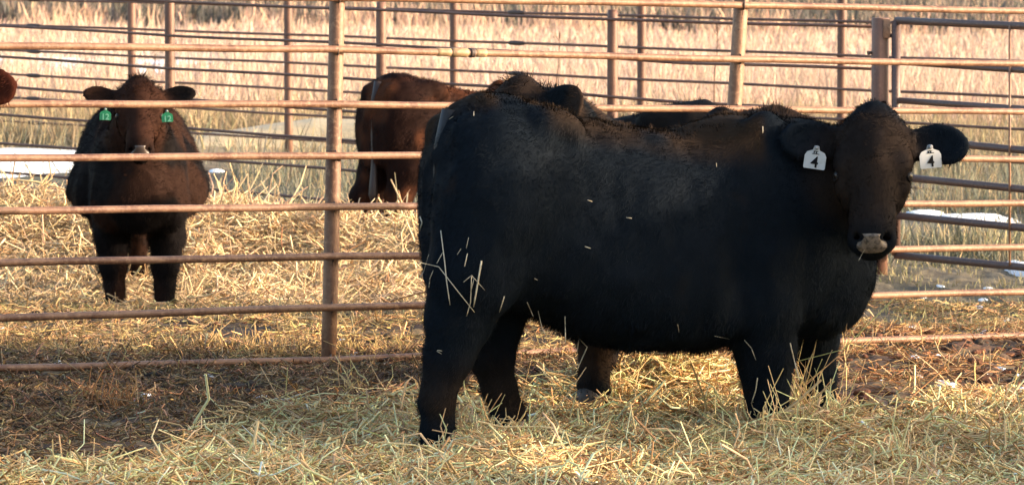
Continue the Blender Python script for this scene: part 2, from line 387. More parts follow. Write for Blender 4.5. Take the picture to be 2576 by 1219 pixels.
green = merge(
    blades(24000, 24.5, 35, .17, .006, (.175, .175, .13), 1.8, .42, lean=.55),
    blades(8000, 24.5, 34, .16, .006, (.36, .28, .16), 1.8, .46, lean=.5),
    blades(7000, 21.6, 25, .10, .005, (.20, .19, .11), 2.2, .45, lean=.6),
    blades(9000, 20.5, 26, .13, .007, (.135, .138, .10), 2.0, .38, lean=.6, x0=1.4, x1=4.6),
    blades(2500, 20.5, 25.5, .15, .007, (.40, .32, .18), 2.0, .45, lean=.5, x0=1.4, x1=4.6),
    blades(9000, 16.6, 22, .045, .004, (.24, .22, .12), 4, .45, lean=.8, x0=1.5, x1=4.2))
tag(stalks('rank_grass', material=M_grass, seg=2, flat=True, **green), 'grey-green rank grass growing along and beyond the far pipe rails', 'grass', kind='stuff')
# ------------------------------------------------------------------ snow
def snow():
    V = []; Fq = []
    def patch(px, py, rx, ry, h, seed):
        r = ray(px, py); k = -EYE/r.z; cx, cy = r.x*k, r.y*k; b = len(V); n = 28; R = 5
        V.append((cx, cy, float(gz(cx, cy))+h))
        for j in range(1, R+1):
            for i in range(n):
                t = 2*PI*i/n; q = j/R*(1+.35*(float(fbm(math.cos(t)*1.6+seed, math.sin(t)*1.6, s=91))-.5)*2)
                X = cx+rx*q*math.cos(t); Y = cy+ry*q*math.sin(t)
                V.append((X, Y, float(gz(X, Y))+h*(1-(j/R)**3)-(.015 if j == R else 0)))
        for i in range(n):
            Fq.append((b, b+1+i, b+1+(i+1) % n))
            for j in range(R-1): Fq.append((b+1+j*n+i, b+1+(j+1)*n+i, b+1+(j+1)*n+(i+1) % n, b+1+j*n+(i+1) % n))
    for a in [(55, 434, .75, 1.7, .07, 1), (-60, 440, .8, 1.9, .07, 2), (135, 425, .3, 1.3, .04, 6), (2455, 534, .27, .30, .04, 3), (2325, 522, .13, .2, .03, 4), (2580, 655, .12, .3, .05, 5), (745, 540, .10, .1, .02, 7),
              (545, 447, .06, .12, .02, 8), (760, 178, .7, 1.4, .04, 12), (500, 172, .8, 1.4, .04, 13), (200, 172, 1.3, 1.6, .04, 14), (90, 165, 1.0, 1.5, .04, 15), (1000, 178, .9, 1.6, .04, 16), (1080, 185, .5, 1.6, .04, 19), (330, 195, .6, 1., .04, 17), (60, 210, .8, 1., .04, 18)]: patch(*a)
    rg = np.random.default_rng(5)
    for q in range(46):       # scattered frozen crumbs
        px, py = (rg.uniform(2210, 2600), rg.uniform(690, 960)) if q < 30 else (rg.uniform(0, 1040), rg.uniform(840, 1030))
        s = rg.uniform(.008, .03); patch(px, py, s*1.4, s*2, s*.5, q)
    me = bpy.data.meshes.new('snow_patches'); me.from_pydata(V, [], Fq); me.materials.append(M_snow); me.polygons.foreach_set('use_smooth', [True]*len(me.polygons))
    o = bpy.data.objects.new('snow_patches', me); C.objects.link(o); tag(o, 'thin leftover patches of snow lying in the grass and mud', 'snow', kind='stuff')
snow()
# manure clods
def clods():
    rg = np.random.default_rng(9); V = []; Ff = []; cols = []
    ico = bpy.data.meshes.new('t'); import bmesh
    bm = bmesh.new(); bmesh.ops.create_icosphere(bm, subdivisions=3, radius=1); iv = np.array([v.co[:] for v in bm.verts]); jf = np.array([[v.index for v in f.verts] for f in bm.faces]); bm.free(); bpy.data.meshes.remove(ico)
    n = 1700; k = 0
    while k < n:
        x = rg.uniform(-2.6, 3.1); y = rg.uniform(13.2, 18)
        if float(bedness(np.array([x]), np.array([y]))[0]) > .4: continue
        if fbm(x*2.5, y*2.5, s=66, o=2) < .47: continue
        s = math.exp(rg.normal(math.log(.013), .4)); d = iv*(1+1.5*(fbm(iv[:, 0]*1.9+k*3.1, iv[:, 1]*1.9, iv[:, 2]*1.9, o=3)-.5)[:, None])
        d = d*np.array([s*rg.uniform(.8, 1.7), s*rg.uniform(.8, 1.5), s*rg.uniform(.4, .8)])
        V.append(d+np.array([x, y, float(gz(x, y))+s*.15])); Ff.append(jf+k*len(iv))
        c = np.array((.13, .055, .03) if (x > .2 and rg.random() < .7) or rg.random() < .12 else (.055, .04, .03))*math.exp(rg.normal(0, .25)); cols.append(np.repeat(c[None], len(iv), 0)); k += 1
    o = mesh_np('manure_clods', np.concatenate(V), [np.concatenate(Ff)], M_clod, smooth=True, col=np.concatenate(cols)); tag(o, 'dark clods of mud and manure trodden over the corral floor', 'manure', kind='stuff')
M_clod = mat('clod', tint=True, rough=.85, spec=.2, noise=[(90, (.03, .02, .015), .5, .8, I1)], bump=.6)
clods()
# low pale bank beyond the far rails
def bank():
    P0 = at(500, 372, 33); nx, ny = 60, 14; V = []; 
    for j in range(ny+1):
        for i in range(nx+1):
            u = i/nx; v = j/ny
            X = -2.75+u*2.35; Y = 32.2+v*1.6+.25*math.sin(u*3)
            prof = math.sin(PI*min(1, v*1.15)**.6)**.8 if 0 < v < .87 else 0
            h = .27*(.35+.65*min(1, u*2.2))*(1 if u < .93 else max(0, (1-u)/.07)**.5)*min(1, u/.05)**.5
            z = float(gz(X, Y))-.03+h*prof*(1+.12*(float(fbm(X*3, Y*3, s=5))-.5))
            V.append((X, Y, z))
    i = np.arange(ny)[:, None]*(nx+1)+np.arange(nx)[None, :]
    f = np.stack([i, i+1, i+nx+2, i+nx+1], -1).reshape(-1, 4)
    o = mesh_np('hay_bank', V, [f], mat('old_hay', (.34, .28, .19), .85, noise=[(9, (.28, .26, .19), .42, .65, (1, 1, 3)), (60, (.5, .41, .27), .5, .7, I1)], bump=.4), smooth=True)
    tag(o, 'low smooth pale bank of old hay lying in the grass behind the calf', 'hay bank')
bank()

# ------------------------------------------------------------------ fences
def interp(tab, x): return float(np.interp(x, [a for a, b in tab], [b for a, b in tab]))
def fence(name, label, posts, rails, depth, rp, rr, m, clips=True, couplings=(), post_top=None, base_drop=.25, sleeve=(1.5, .085)):
    """posts: picture columns; rails: tables column->row; depth(column) gives the distance: all turned into real points"""
    root = empty(name, at(posts[0][0], 600, depth(posts[0][0]))*1); base = root.location.copy(); base.z = float(gz(base.x, base.y)); root.location = base
    off = -base
    for (px, lean, top) in posts:
        Y = depth(px); b = at(px, 600, Y); zb = float(gz(b.x, Y)); zt = at(px, top, Y).z
        p0 = Vector((b.x-lean*(1+base_drop/(zt-zb)), Y, zb-base_drop)); p1 = Vector((b.x, Y, zt))
        pts = [p0.lerp(p1, t) for t in (0, .3, .6, .97)]+[p1]
        MB().tube([p+off for p in pts], [rp, rp, rp, rp, rp*.86], 20).build('post', m, root)
        if clips:
            for tab in rails:
                mb = MB()
                ry = interp(tab, px); q = at(px, ry, Y-rp-rr*.7)
                ax = b.x-lean*(1-(q.z-zb)/(zt-zb))
                if q.z > zt: continue
                c = Vector((ax+rp*.35, Y-rp-rr*.75, q.z))
                # U-shaped strap over the rail plus its vertical weld tails on the post
                pts = [c+Vector((0, .03, rr*1.3)), c+Vector((0, -.005, rr*1.25)), c+Vector((0, -rr*1.15, 0)), c+Vector((0, -.005, -rr*1.25)), c+Vector((0, .03, -rr*1.3))]
                mb.tube([p+off for p in pts], .0032, 6)
                mb.tube([c+off+Vector((-.003, rr*1.0, rr*1.0)), c+off+Vector((-.006, rr*1.0, rr*3.2))], .003, 6)
                mb.tube([c+off+Vector((-.003, rr*1.0, -rr*1.0)), c+off+Vector((-.006, rr*1.0, -rr*3.0))], .003, 6)
                mb.build('rail_strap', M_weld, root)
    for ri, tab in enumerate(rails):
        x0, x1 = tab[0][0], tab[-1][0]; xs = sorted(set(list(np.linspace(x0, x1, 22))+[a for a, b in tab]))
        pts = []
        for k, xx in enumerate(xs):
            Y = depth(xx)-(rp+rr*.8); p = at(xx, interp(tab, xx)+.9*math.sin(xx*.011+ri*1.7), Y); pts.append(p+off)
        rl = MB().tube(pts, rr, 14).build('rail', m, root)
        for (cx, ci) in couplings:
            if ci is not None and ri != ci: continue
            if not (x0 < cx < x1): continue
            Yc = depth(cx)-(rp+rr*.8); a = at(cx, interp(tab, cx), Yc); e = at(cx+20, interp(tab, cx+20), depth(cx+20)-(rp+rr*.8)); d = (e-a).normalized(); h = sleeve[1]/2
            MB().tube([a+d*t*h+off for t in (-1.15, -.95, -.3, .3, .95, 1.15)], [rr*1.02, rr*sleeve[0]*.85, rr*sleeve[0], rr*sleeve[0], rr*sleeve[0]*.85, rr*1.02], 14).build('coupling', M_weld if clips is False else M_sleeve, rl)
    tag(root, label, 'fence'); root['off'] = list(off); return root
def post_x(px, lean, zb, zt, z, bx): return bx-lean*.5+lean*(z-zb)/max(.01, (zt-zb))*((zt-zb)/1.4)
# front fence: rails 0.2 m apart; distance grows to the right
def dep_front(x): return 1/((675+(582-675)*x/2576)/F)
fr = [[(-1400, -20), (0, -12), (850, -6), (1850, 12), (2576, 28), (3300, 45)],
      [(-1400, 105), (0, 115), (850, 125), (1850, 149), (2576, 161), (3300, 172)],
      [(-1400, 266), (0, 262), (850, 262), (1560, 272), (1850, 275), (2576, 281), (3300, 286)],
      [(-1400, 412), (0, 398), (850, 391), (1850, 393), (2576, 400), (3300, 402)],
      [(-1400, 552), (0, 530), (850, 520), (1850, 514), (2576, 511), (3300, 506)],
      [(-1400, 695), (0, 660), (850, 645), (1850, 632), (2576, 622), (3300, 612)],
      [(-1400, 850), (0, 800), (850, 772), (1850, 752), (2576, 733), (3300, 712)],
      [(-1400, 975), (0, 926), (850, 904), (1450, 882), (2190, 856), (2576, 842), (3300, 815)]]
ff = fence('pipe_fence', 'tan rusty pipe fence with thick leaning posts and eight rails, nearest to the camera',
           [(-260, .03, -60), (852, .042, -60), (1866, .095, -60), (2900, .03, -60)], fr, dep_front, .0300, .0145, M_pipe)
off = Vector(ff['off']); del ff['off']
tab = fr[1]
def front_pt(x): return at(x, interp(tab, x), dep_front(x)-.040)
def sleeve(xa, xb, r, m, nm='coupling'):
    a = front_pt(xa); b = front_pt(xb); d = (b-a)
    MB().tube([a+off+d*t for t in (0, .04, .3, .7, .96, 1)], [r*.85, r, r, r, r, r*.85], 18).build(nm, m, ff)
sleeve(1097, 1134, .0165, M_sleeve); sleeve(1134, 1176, .0185, M_sleeve); sleeve(1181, 1192, .0195, M_weld); sleeve(1195, 1223, .0165, M_sleeve)
# middle fence
def param_dep(x, a, b, c, s0):
    i = (x-a)/(b-c*x); return F/(s0/(1+c*i))
dep_mid = lambda x: param_dep(x, 430, 488.6, -.043, 416)
wr = [[(-700, -47), (430, 5), (960, 26), (1540, 50), (2200, 68)],
      [(-700, 22), (430, 90), (858, 108), (1300, 130), (1717, 158), (2200, 173)],
      [(-700, 95), (430, 172), (858, 196), (1253, 219), (1717, 258), (2200, 282)],
      [(-700, 168), (430, 248), (858, 278), (2200, 378)],
      [(-700, 235), (430, 320), (858, 352), (2200, 470)],
      [(-700, 306), (430, 393), (858, 427), (2200, 560)],
      [(-700, 377), (430, 468), (858, 505), (2200, 650)]]
mf = fence('rail_fence', 'dark middle pipe fence on capped posts ending at the thick gate post', [(-565, .0, -45), (-60, 0, -30), (430, 0, -14), (960, 0, 5), (1540, 0, 25)], wr, dep_mid, .0295, .0088, M_pipe_far, clips=False, couplings=[(838, None)], sleeve=(1.9, .05))
del mf['off']
# far fence
dep_far = lambda x: param_dep(x, 335, 366.0, -.034, 306)
def nr(l, m_, r): return [(-500, l-500*(m_-l)/858*.9), (0, l), (858, m_), (2250, r), (3000, r+ (r-m_)*.5)]
nrails = [nr(-3, 20, 58), nr(62, 92, 144), nr(126, 164, 230), nr(186, 230, 308), nr(243, 295, 389), nr(303, 358, 468), nr(364, 427, 532), nr(430, 502, 615)]
far = fence('corral_fence', 'dark farthest pipe fence with tall narrow posts along the edge of the grass field', [(-395, 0, -80), (-12, 0, -80), (335, 0, -80), (727, 0, -80), (1143, 0, -80), (1613, 0, -80), (2115, 0, -80), (2660, 0, -80)], nrails, dep_far, .0335, .0105, M_pipe_far, clips=False, couplings=[(85, None), (1300, None)], sleeve=(1.75, .14))
del far['off']
# gate post and gate
Yg = 20.1; gb = at(2211, 640, Yg)
gp = empty('gate_post', (gb.x, Yg, float(gz(gb.x, Yg)))); zt = at(2211, 45, Yg).z-gp.location.z
MB().tube([(0, 0, -.3), (0, 0, .6), (0, 0, zt-.004), (0, 0, zt)], [.046, .046, .046, .042], 24).build('post', M_pipe_far, gp)
hg = MB(); hz = lambda yy: at(2211, yy, Yg).z-gp.location.z
for yy in (90, 150, 560):
    MB().tube([(.03, -.02, hz(yy)), (.085, -.03, hz(yy))], .011, 10).build('hinge', M_weld, gp)
hg.tube([(.072, -.03, hz(70)), (.072, -.03, hz(140))], .0085, 10).build('hinge_pin', M_weld, gp)
MB().box((.028, -.045, hz(72)), (.018, .006, .05)).build('bracket', M_pipe, gp, bevel=.002)
MB().tube([(-.045, 0, hz(133)), (-.066, -.01, hz(133))], [.008, .011], 10).build('bolt', M_weld, gp)
tag(gp, 'thick round brown post with open top carrying the barred gate', 'post')
def dep_gate(x): return Yg-.02-(x-2240)/336*.62
gt = empty('gate', at(2254, 640, dep_gate(2254))); gt.location.z = float(gz(gt.location.x, gt.location.y))+.04; go = -gt.location
gl = [(52, 66), (155, 177), (252, 274), (347, 378), (444, 476), (541, 573), (641, 672)]
def gpt(x, y2, dy=0):
    return at(x, y2[0]+(y2[1]-y2[0])*(x-2250)/326, dep_gate(x)+dy)+go
MB().tube([gpt(2254, gl[-1])+Vector((0, 0, -.0)), gpt(2254, gl[3]), gpt(2254, gl[0])], .0235, 16).build('stile', M_gate, gt)
for k, g in enumerate(gl):
    xs = [2254, 2400, 2576, 2900, 3300, 3800]
    MB().tube([gpt(x, g) for x in xs], .0195 if k in (0, 3, 4, 5, 6) else .0165, 16).build('bar', M_gate, gt)
for xb in (2540, 2960, 3400):
    MB().tube([gpt(xb, gl[-1], -.024), gpt(xb, gl[0], -.024)], .0062, 10).build('brace', M_pipe, gt)
MB().tube([gpt(3800, gl[-1]), gpt(3800, gl[0])], .0235, 16).build('stile', M_gate, gt)
tag(gt, 'wide barred gate of thick dark purplish pipe hung on the brown post at right', 'gate')
# weed stalks
for (px, y0, y1, Y, lb) in [(1400, 205, 92, 34, 'lone thin dead weed stalk above the ear of the dark calf behind the steer'), (1797, 190, 78, 34, 'lone thin dead weed stalk just left of the second leaning fence post'), (382, 200, 145, 45, 'short dead weed stalk in the snow streak behind the brown calf')]:
    a = at(px, y0, Y); b = at(px+8, y1, Y); g = Vector((a.x, Y, float(gz(a.x, Y))))
    mb = MB().tube([g, a, a.lerp(b, .5)+Vector((.01, 0, 0)), b], [.008, .007, .005, .004], 6)
    for t in (.6, .75, .9): 
        q = a.lerp(b, t); mb.tube([q, q+Vector((.03*(1 if t < .8 else -1), 0, .04))], [.004, .003], 5)
    mb.tube([b-Vector((0, 0, .02)), b+Vector((0, 0, .02)), b+Vector((0, 0, .05))], [.007, .012, .004], 6)
    o = mb.build('weed_stalk', mat('dead_stalk', (.16, .09, .06), .8)); tag(o, lb, 'weed', 'dead weed stalks')

# ------------------------------------------------------------------ unseen board wall, added out of frame to shade the foreground and steer
wb = empty('added_shade_wall', (5.6, 9.0, 0))
bm_ = MB(); yy = -6.0; rg = np.random.default_rng(3); H = 2.15
while yy < 3.92:
    wdt = .19; gap = .006+rg.uniform(0, .006)
    hh = H+rg.normal(0, .018) if yy < 3.0 else 1.90+rg.normal(0, .02)      # end of the wall set lower so sun reaches the steer's head
    if 2.0 < yy < 2.75:       # hole left to let a patch of sun onto the foreground straw
        bm_.box((0, yy+wdt/2, .535), (.015, wdt/2, .615)); bm_.box((0, yy+wdt/2, (1.36+hh)/2), (.015, wdt/2, (hh-1.36)/2))
    else: bm_.box((0, yy+wdt/2, hh/2-.05), (.015, wdt/2, hh/2+.05))
    yy += wdt+gap
bm_.build('board_panel', M_board, wb, smooth=False)
for z in (.4, 1.4): MB().box((.06, -.9, z), (.04, 5.15, .05)).build('beam', M_board, wb, smooth=False)
for y_ in (-5.5, -2.2, 1.1, 4.2): MB().tube([(.17, y_, -.3), (.17, y_, H-.05 if y_ < 3 else 1.75)], .07, 14).build('post', M_board, wb)
tag(wb, 'unseen weathered board wall added off to the right to shade the black steer', 'wall')

# ------------------------------------------------------------------ cattle: signed distance fields turned into one skin
def rot_to(f, u):
    f = Vector(f).normalized(); u = Vector(u); u = (u-f*u.dot(f)).normalized(); s = u.cross(f)      # f = nose direction, u = forehead normal, s = side
    return np.array([f[:], s[:], u[:]])          # rows
class SDF:
    taper = .16
    def __init__(s, lo, hi, h):
        s.h = h; s.lo = np.array(lo, float); n = np.ceil((np.array(hi)-s.lo)/h).astype(int)+1; s.n = n
        s.ax = [s.lo[i]+np.arange(n[i])*h for i in range(3)]; s.F = np.full(n, 1.0, np.float32)
    def sub(s, lo, hi):
        i0 = np.maximum(0, np.floor((np.array(lo)-s.lo)/s.h).astype(int)); i1 = np.minimum(s.n, np.ceil((np.array(hi)-s.lo)/s.h).astype(int)+1)
        if np.any(i1 <= i0): return None
        sl_ = tuple(slice(a, b) for a, b in zip(i0, i1))
        X, Y, Z = np.meshgrid(*[s.ax[k][sl_[k]] for k in range(3)], indexing='ij'); return sl_, X, Y, Z
    def comb(s, sl_, d, k, cut=False):
        a = s.F[sl_]
        if cut:
            d = -d; hh = np.clip(.5-.5*(a-d)/k, 0, 1); s.F[sl_] = a*(1-hh)+d*hh+k*hh*(1-hh)
        else:
            hh = np.clip(.5+.5*(a-d)/k, 0, 1); s.F[sl_] = a*(1-hh)+d*hh-k*hh*(1-hh)
    def rc(s, a, ra, b, rb, k=.04, cut=False, sy=1.0):
        a = np.array(a, float); b = np.array(b, float); m = max(ra, rb)+k+.06
        r = s.sub(np.minimum(a, b)-m, np.maximum(a, b)+m)
        if r is None: return
        sl_, X, Y, Z = r; ba = b-a; L2 = ba@ba+1e-9
        px, py, pz = X-a[0], Y-a[1], Z-a[2]
        t = np.clip((px*ba[0]+py*ba[1]+pz*ba[2])/L2, 0, 1)
        d = np.sqrt((px-t*ba[0])**2+((py-t*ba[1])*sy)**2+(pz-t*ba[2])**2)-(ra+(rb-ra)*t)
        s.comb(sl_, d, k, cut)
    def chain(s, pts, k=.04):
        for (a, ra), (b, rb) in zip(pts[:-1], pts[1:]): s.rc(a, ra, b, rb, k)
    def el(s, c, r, R=None, k=.04, cut=False):
        c = np.array(c, float); r = np.array(r, float); m = r.max()+k+.05
        q = s.sub(c-m, c+m)
        if q is None: return
        sl_, X, Y, Z = q; P = np.stack([X-c[0], Y-c[1], Z-c[2]], -1)
        if R is not None: P = P@R.T
        n = np.linalg.norm(P/r, axis=-1)+1e-9; g = np.linalg.norm(P/(r*r), axis=-1)+1e-9
        s.comb(sl_, n*(n-1)/g, k, cut)
    def torso(s, tab):
        tab = np.array(tab); X, Y, Z = np.meshgrid(*s.ax, indexing='ij')
        xs = tab[:, 0]; t = X[:, 0, 0]
        def sm(c):
            v = np.interp(t, xs, tab[:, c]); kx = max(3, int(.05/s.h)); ker = np.hanning(kx+2)[1:-1]; ker /= ker.sum(); return np.convolve(np.pad(v, (kx//2, kx-1-kx//2), mode='edge'), ker, 'valid')
        top, bot, hw = sm(1), sm(2), sm(3)
        cz = ((top+bot)/2)[:, None, None]; hh = np.maximum(.01, (top-bot)/2)[:, None, None]; w_ = np.maximum(.01, hw)[:, None, None]
        yy = np.abs(Y)/w_; zz = np.abs(Z-cz)/hh
        # wider below the spine: barrel
        yy = yy*(1+s.taper*np.clip((Z-cz)/hh, -1, 1))
        n = (yy**2.35+zz**2.35)**(1/2.35)
        d = (n-1)*np.minimum(hh, w_)
        dx = np.maximum(xs[0]-X, X-xs[-1]); d = np.maximum(d, dx)
        s.comb(tuple(slice(0, q) for q in s.n), d, .03)
    def mesh(s):
        Fv = s.F; h = s.h; n = Fv.shape; ins = Fv < 0
        acc = np.zeros((n[0]-1, n[1]-1, n[2]-1, 3), np.float32); cnt = np.zeros((n[0]-1, n[1]-1, n[2]-1), np.float32)
        cs = (n[0]-1, n[1]-1, n[2]-1)
        faces = []
        for ax in range(3):
            o1, o2 = [q for q in range(3) if q != ax]
            lo = [slice(None)]*3; hi = [slice(None)]*3; lo[ax] = slice(0, n[ax]-1); hi[ax] = slice(1, n[ax])
            a = Fv[tuple(lo)]; b = Fv[tuple(hi)]; ch = (a < 0) != (b < 0); t = np.where(ch, a/np.where(ch, a-b, 1), 0)
            for u in (0, 1):
                for v in (0, 1):
                    sl_ = [slice(None)]*3; sl_[ax] = slice(0, cs[ax]); sl_[o1] = slice(u, u+cs[o1]); sl_[o2] = slice(v, v+cs[o2]); sl_ = tuple(sl_)
                    c = ch[sl_]; cnt += c; acc[..., ax] += c*t[sl_]; acc[..., o1] += c*u; acc[..., o2] += c*v
            idx = np.argwhere(ch); m = (idx[:, o1] > 0) & (idx[:, o2] > 0) & (idx[:, o1] < cs[o1]) & (idx[:, o2] < cs[o2]); idx = idx[m]
            flip = a[tuple(idx.T)] < 0
            e1 = np.zeros(3, int); e1[o1] = 1; e2 = np.zeros(3, int); e2[o2] = 1
            q = [idx-e1-e2, idx-e2, idx, idx-e1]
            lin = [(p[:, 0]*cs[1]+p[:, 1])*cs[2]+p[:, 2] for p in q]
            f = np.stack(lin, 1)
            if ax == 1: flip = ~flip
            f[~flip] = f[~flip][:, ::-1]; faces.append(f)
        act = cnt > 0; ids = np.full(cs, -1); ids[act] = np.arange(act.sum())
        base = np.argwhere(act); V = s.lo+(base+acc[act]/cnt[act][:, None])*h
        Ff = ids.ravel()[np.concatenate(faces)]; Ff = Ff[(Ff >= 0).all(1)]
        # light smoothing
        E = np.concatenate([Ff[:, [0, 1]], Ff[:, [1, 2]], Ff[:, [2, 3]], Ff[:, [3, 0]]])
        for _ in range(2):
            sm = np.zeros_like(V); c = np.zeros(len(V))
            for q in range(3): sm[:, q] = np.bincount(E[:, 0], V[E[:, 1], q], len(V))+np.bincount(E[:, 1], V[E[:, 0], q], len(V))
            c = np.bincount(E[:, 0], minlength=len(V))+np.bincount(E[:, 1], minlength=len(V))
            V = V*.5+.5*sm/np.maximum(c, 1)[:, None]
        return V, Ff
def face_normals(V, Fq):
    a = V[Fq[:, 2]]-V[Fq[:, 0]]; b = V[Fq[:, 3]]-V[Fq[:, 1]]; n = np.cross(a, b); ar = np.linalg.norm(n, axis=1)+1e-12
    return n/ar[:, None], ar/2
def hair_on(parent, V, Fq, colf, n, L, W, flow, messy, lenf=None, name='coat', seed=1, hmask=None):
    rg = np.random.default_rng(seed); N, ar = face_normals(V, Fq)
    fi = rg.choice(len(Fq), n, p=ar/ar.sum()); u = rg.uniform(0, 1, (n, 1)); v = rg.uniform(0, 1, (n, 1)); q = Fq[fi]
    P = (V[q[:, 0]]*(1-u)+V[q[:, 1]]*u)*(1-v)+(V[q[:, 3]]*(1-u)+V[q[:, 2]]*u)*v; nn = N[fi]
    cl = np.stack([vnoise(P[:, 0]*28, P[:, 1]*28, P[:, 2]*28, s=s_)-.5 for s_ in (1, 2, 3)], 1)*messy*2.2
    if hmask is not None: cl = cl*(1+1.3*hmask(P))[:, None]
    fl = flow(P)+cl+rg.normal(0, messy*.35, (n, 3)); fl -= nn*(fl*nn).sum(1)[:, None]
    D = nn*.42+fl; D /= np.linalg.norm(D, axis=1)[:, None]
    LL = L*np.exp(rg.normal(0, .3, n)); 
    if lenf is not None: LL = LL*lenf(P)
    side = np.cross(D, nn); side /= np.linalg.norm(side, axis=1)[:, None]+1e-9
    WW = W*np.exp(rg.normal(0, .25, n))
    T = P+D*LL[:, None]; M_ = P+D*LL[:, None]*.55+nn*(LL*.12)[:, None]
    Vv = np.stack([P-side*WW[:, None]/2-nn*.002, P+side*WW[:, None]/2-nn*.002, M_+side*WW[:, None]*.4, M_-side*WW[:, None]*.4, T], 1).reshape(-1, 3)
    b = np.arange(n)*5
    c = colf(P, nn, rg); cc = np.repeat(c, 5, 0)
    return mesh_np(name, Vv, [np.stack([b, b+1, b+2, b+3], 1), np.stack([b+3, b+2, b+4], 1)], M_hair, parent, smooth=True, col=cc)
TORSO = [(.05, .93, .52, .08), (.065, 1.00, .48, .13), (.10, 1.08, .45, .19), (.15, 1.125, .42, .225), (.22, 1.16, .43, .265), (.36, 1.14, .42, .27), (.42, 1.12, .41, .27), (.55, 1.08, .335, .28),
         (.75, 1.045, .275, .305), (1.0, 1.005, .265, .30), (1.15, 1.0, .28, .28), (1.3, 1.02, .30, .25), (1.42, 1.02, .30, .225), (1.52, .98, .31, .20), (1.6, .92, .36, .15), (1.66, .84, .46, .09)]
LEGS = dict(
    hr=[((.22, -.13, .78), .20), ((.14, -.155, .56), .155), ((.085, -.15, .40), .105), ((.055, -.15, .30), .080), ((.010, -.15, .15), .055), ((.010, -.15, .05), .052), ((.020, -.15, -.04), .050)],
    hl=[((.28, .12, .74), .20), ((.31, .13, .50), .150), ((.31, .13, .38), .115), ((.31, .13, .28), .080), ((.35, .13, .14), .056), ((.38, .13, .05), .052), ((.39, .13, -.04), .050)],
    fr=[((1.20, -.13, .60), .16), ((1.20, -.15, .42), .13), ((1.215, -.145, .26), .098), ((1.225, -.14, .14), .074), ((1.23, -.14, .06), .066), ((1.24, -.14, -.04), .060)],
    fl=[((1.40, .11, .60), .15), ((1.50, .12, .42), .11), ((1.54, .12, .27), .080), ((1.55, .12, .14), .058), ((1.55, .12, .06), .058), ((1.565, .12, -.02), .054)])
HEADV = dict(poll=(1.515, -.36, 1.035), f=(-.32, -.60, -.74), u=(0, 0, 1), sc=.90, earw=.084, neck=[((1.15, 0, .80), .27), ((1.38, -.05, .80), .235), ((1.48, -.17, .84), .175), ((1.54, -.29, .92), .12)], ears=((.16, .9, .22), (.10, .9, .02)))
def head(sd, H, tufts=1.0):
    P = np.array(H['poll'], float); R = rot_to(H['f'], H['u']); sc_ = H['sc']
    def w_(f, s, u): return P+sc_*(f*R[0]+s*R[1]+u*R[2])
    e = lambda c, r, k=.03, cut=False: sd.el(w_(*c), np.array(r)*sc_, R, k, cut)
    r = lambda a, ra, b, rb, k=.03, cut=False: sd.rc(w_(*a), ra*sc_, w_(*b), rb*sc_, k, cut)
    e((.09, 0, -.07), (.15, .146, .125))
    e((.19, 0, -.085), (.16, .128, .115))
    r((.10, 0, -.03), .10, (.44, 0, -.045), .070)
    e((.40, 0, -.075), (.12, .087, .084))
    e((.475, 0, -.085), (.052, .092, .075), k=.025)            # muzzle pad
    r((.12, .05, -.16), .065, (.40, .02, -.13), .045); r((.12, -.05, -.16), .065, (.40, -.02, -.13), .045)
    e((.47, 0, -.145), (.045, .055, .035), k=.02)
    e((-.045, 0, -.02), (.085, .080, .075), k=.06); e((.035, 0, -.045), (.11, .134, .10), k=.05)
    for sg in (-1, 1):
        e((.165, sg*.112, -.014), (.06, .034, .036), k=.045); e((.240, sg*.118, -.052), (.045, .024, .03), k=.018)            # brow
        e((.210, sg*.156, -.032), (.028, .022, .020), k=.008, cut=True)
        e((.23, sg*.085, -.10), (.08, .036, .055), k=.03)               # cheek
        e((.500, sg*.055, -.040), (.026, .016, .024), k=.008, cut=True)
        ed = H['ears'][0 if sg < 0 else 1]; d = np.array([ed[0], sg*ed[1], ed[2]]); d /= np.linalg.norm(d)
        base = np.array((.03, sg*.10, -.045)); ln = .24
        # ear: leaf-shaped cup
        b0 = w_(*base); tip = w_(*(base+d*ln)); D = (tip-b0)/np.linalg.norm(tip-b0)
        up = np.array(H.get('earup', (0, 0, 1)), float); nrm = np.array(H.get('earn', tuple(R[2]+R[0]*.4)), float); nrm -= D*(nrm@D); nrm /= np.linalg.norm(nrm); up = np.cross(nrm, D)
        Re = np.array([D, up, nrm]); lw = H.get('earw', .078)
        sd.rc(b0-D*.02*sc_, .040*sc_, b0+D*.06*sc_, .038*sc_, .03)
        c = b0+D*ln*.60*sc_
        sd.el(c, np.array((ln*.50, lw, .026))*sc_, Re, .02)
        sd.el(c+nrm*.022*sc_, np.array((ln*.40, lw*.72, .020))*sc_, Re, .01, cut=True)
    return w_, R
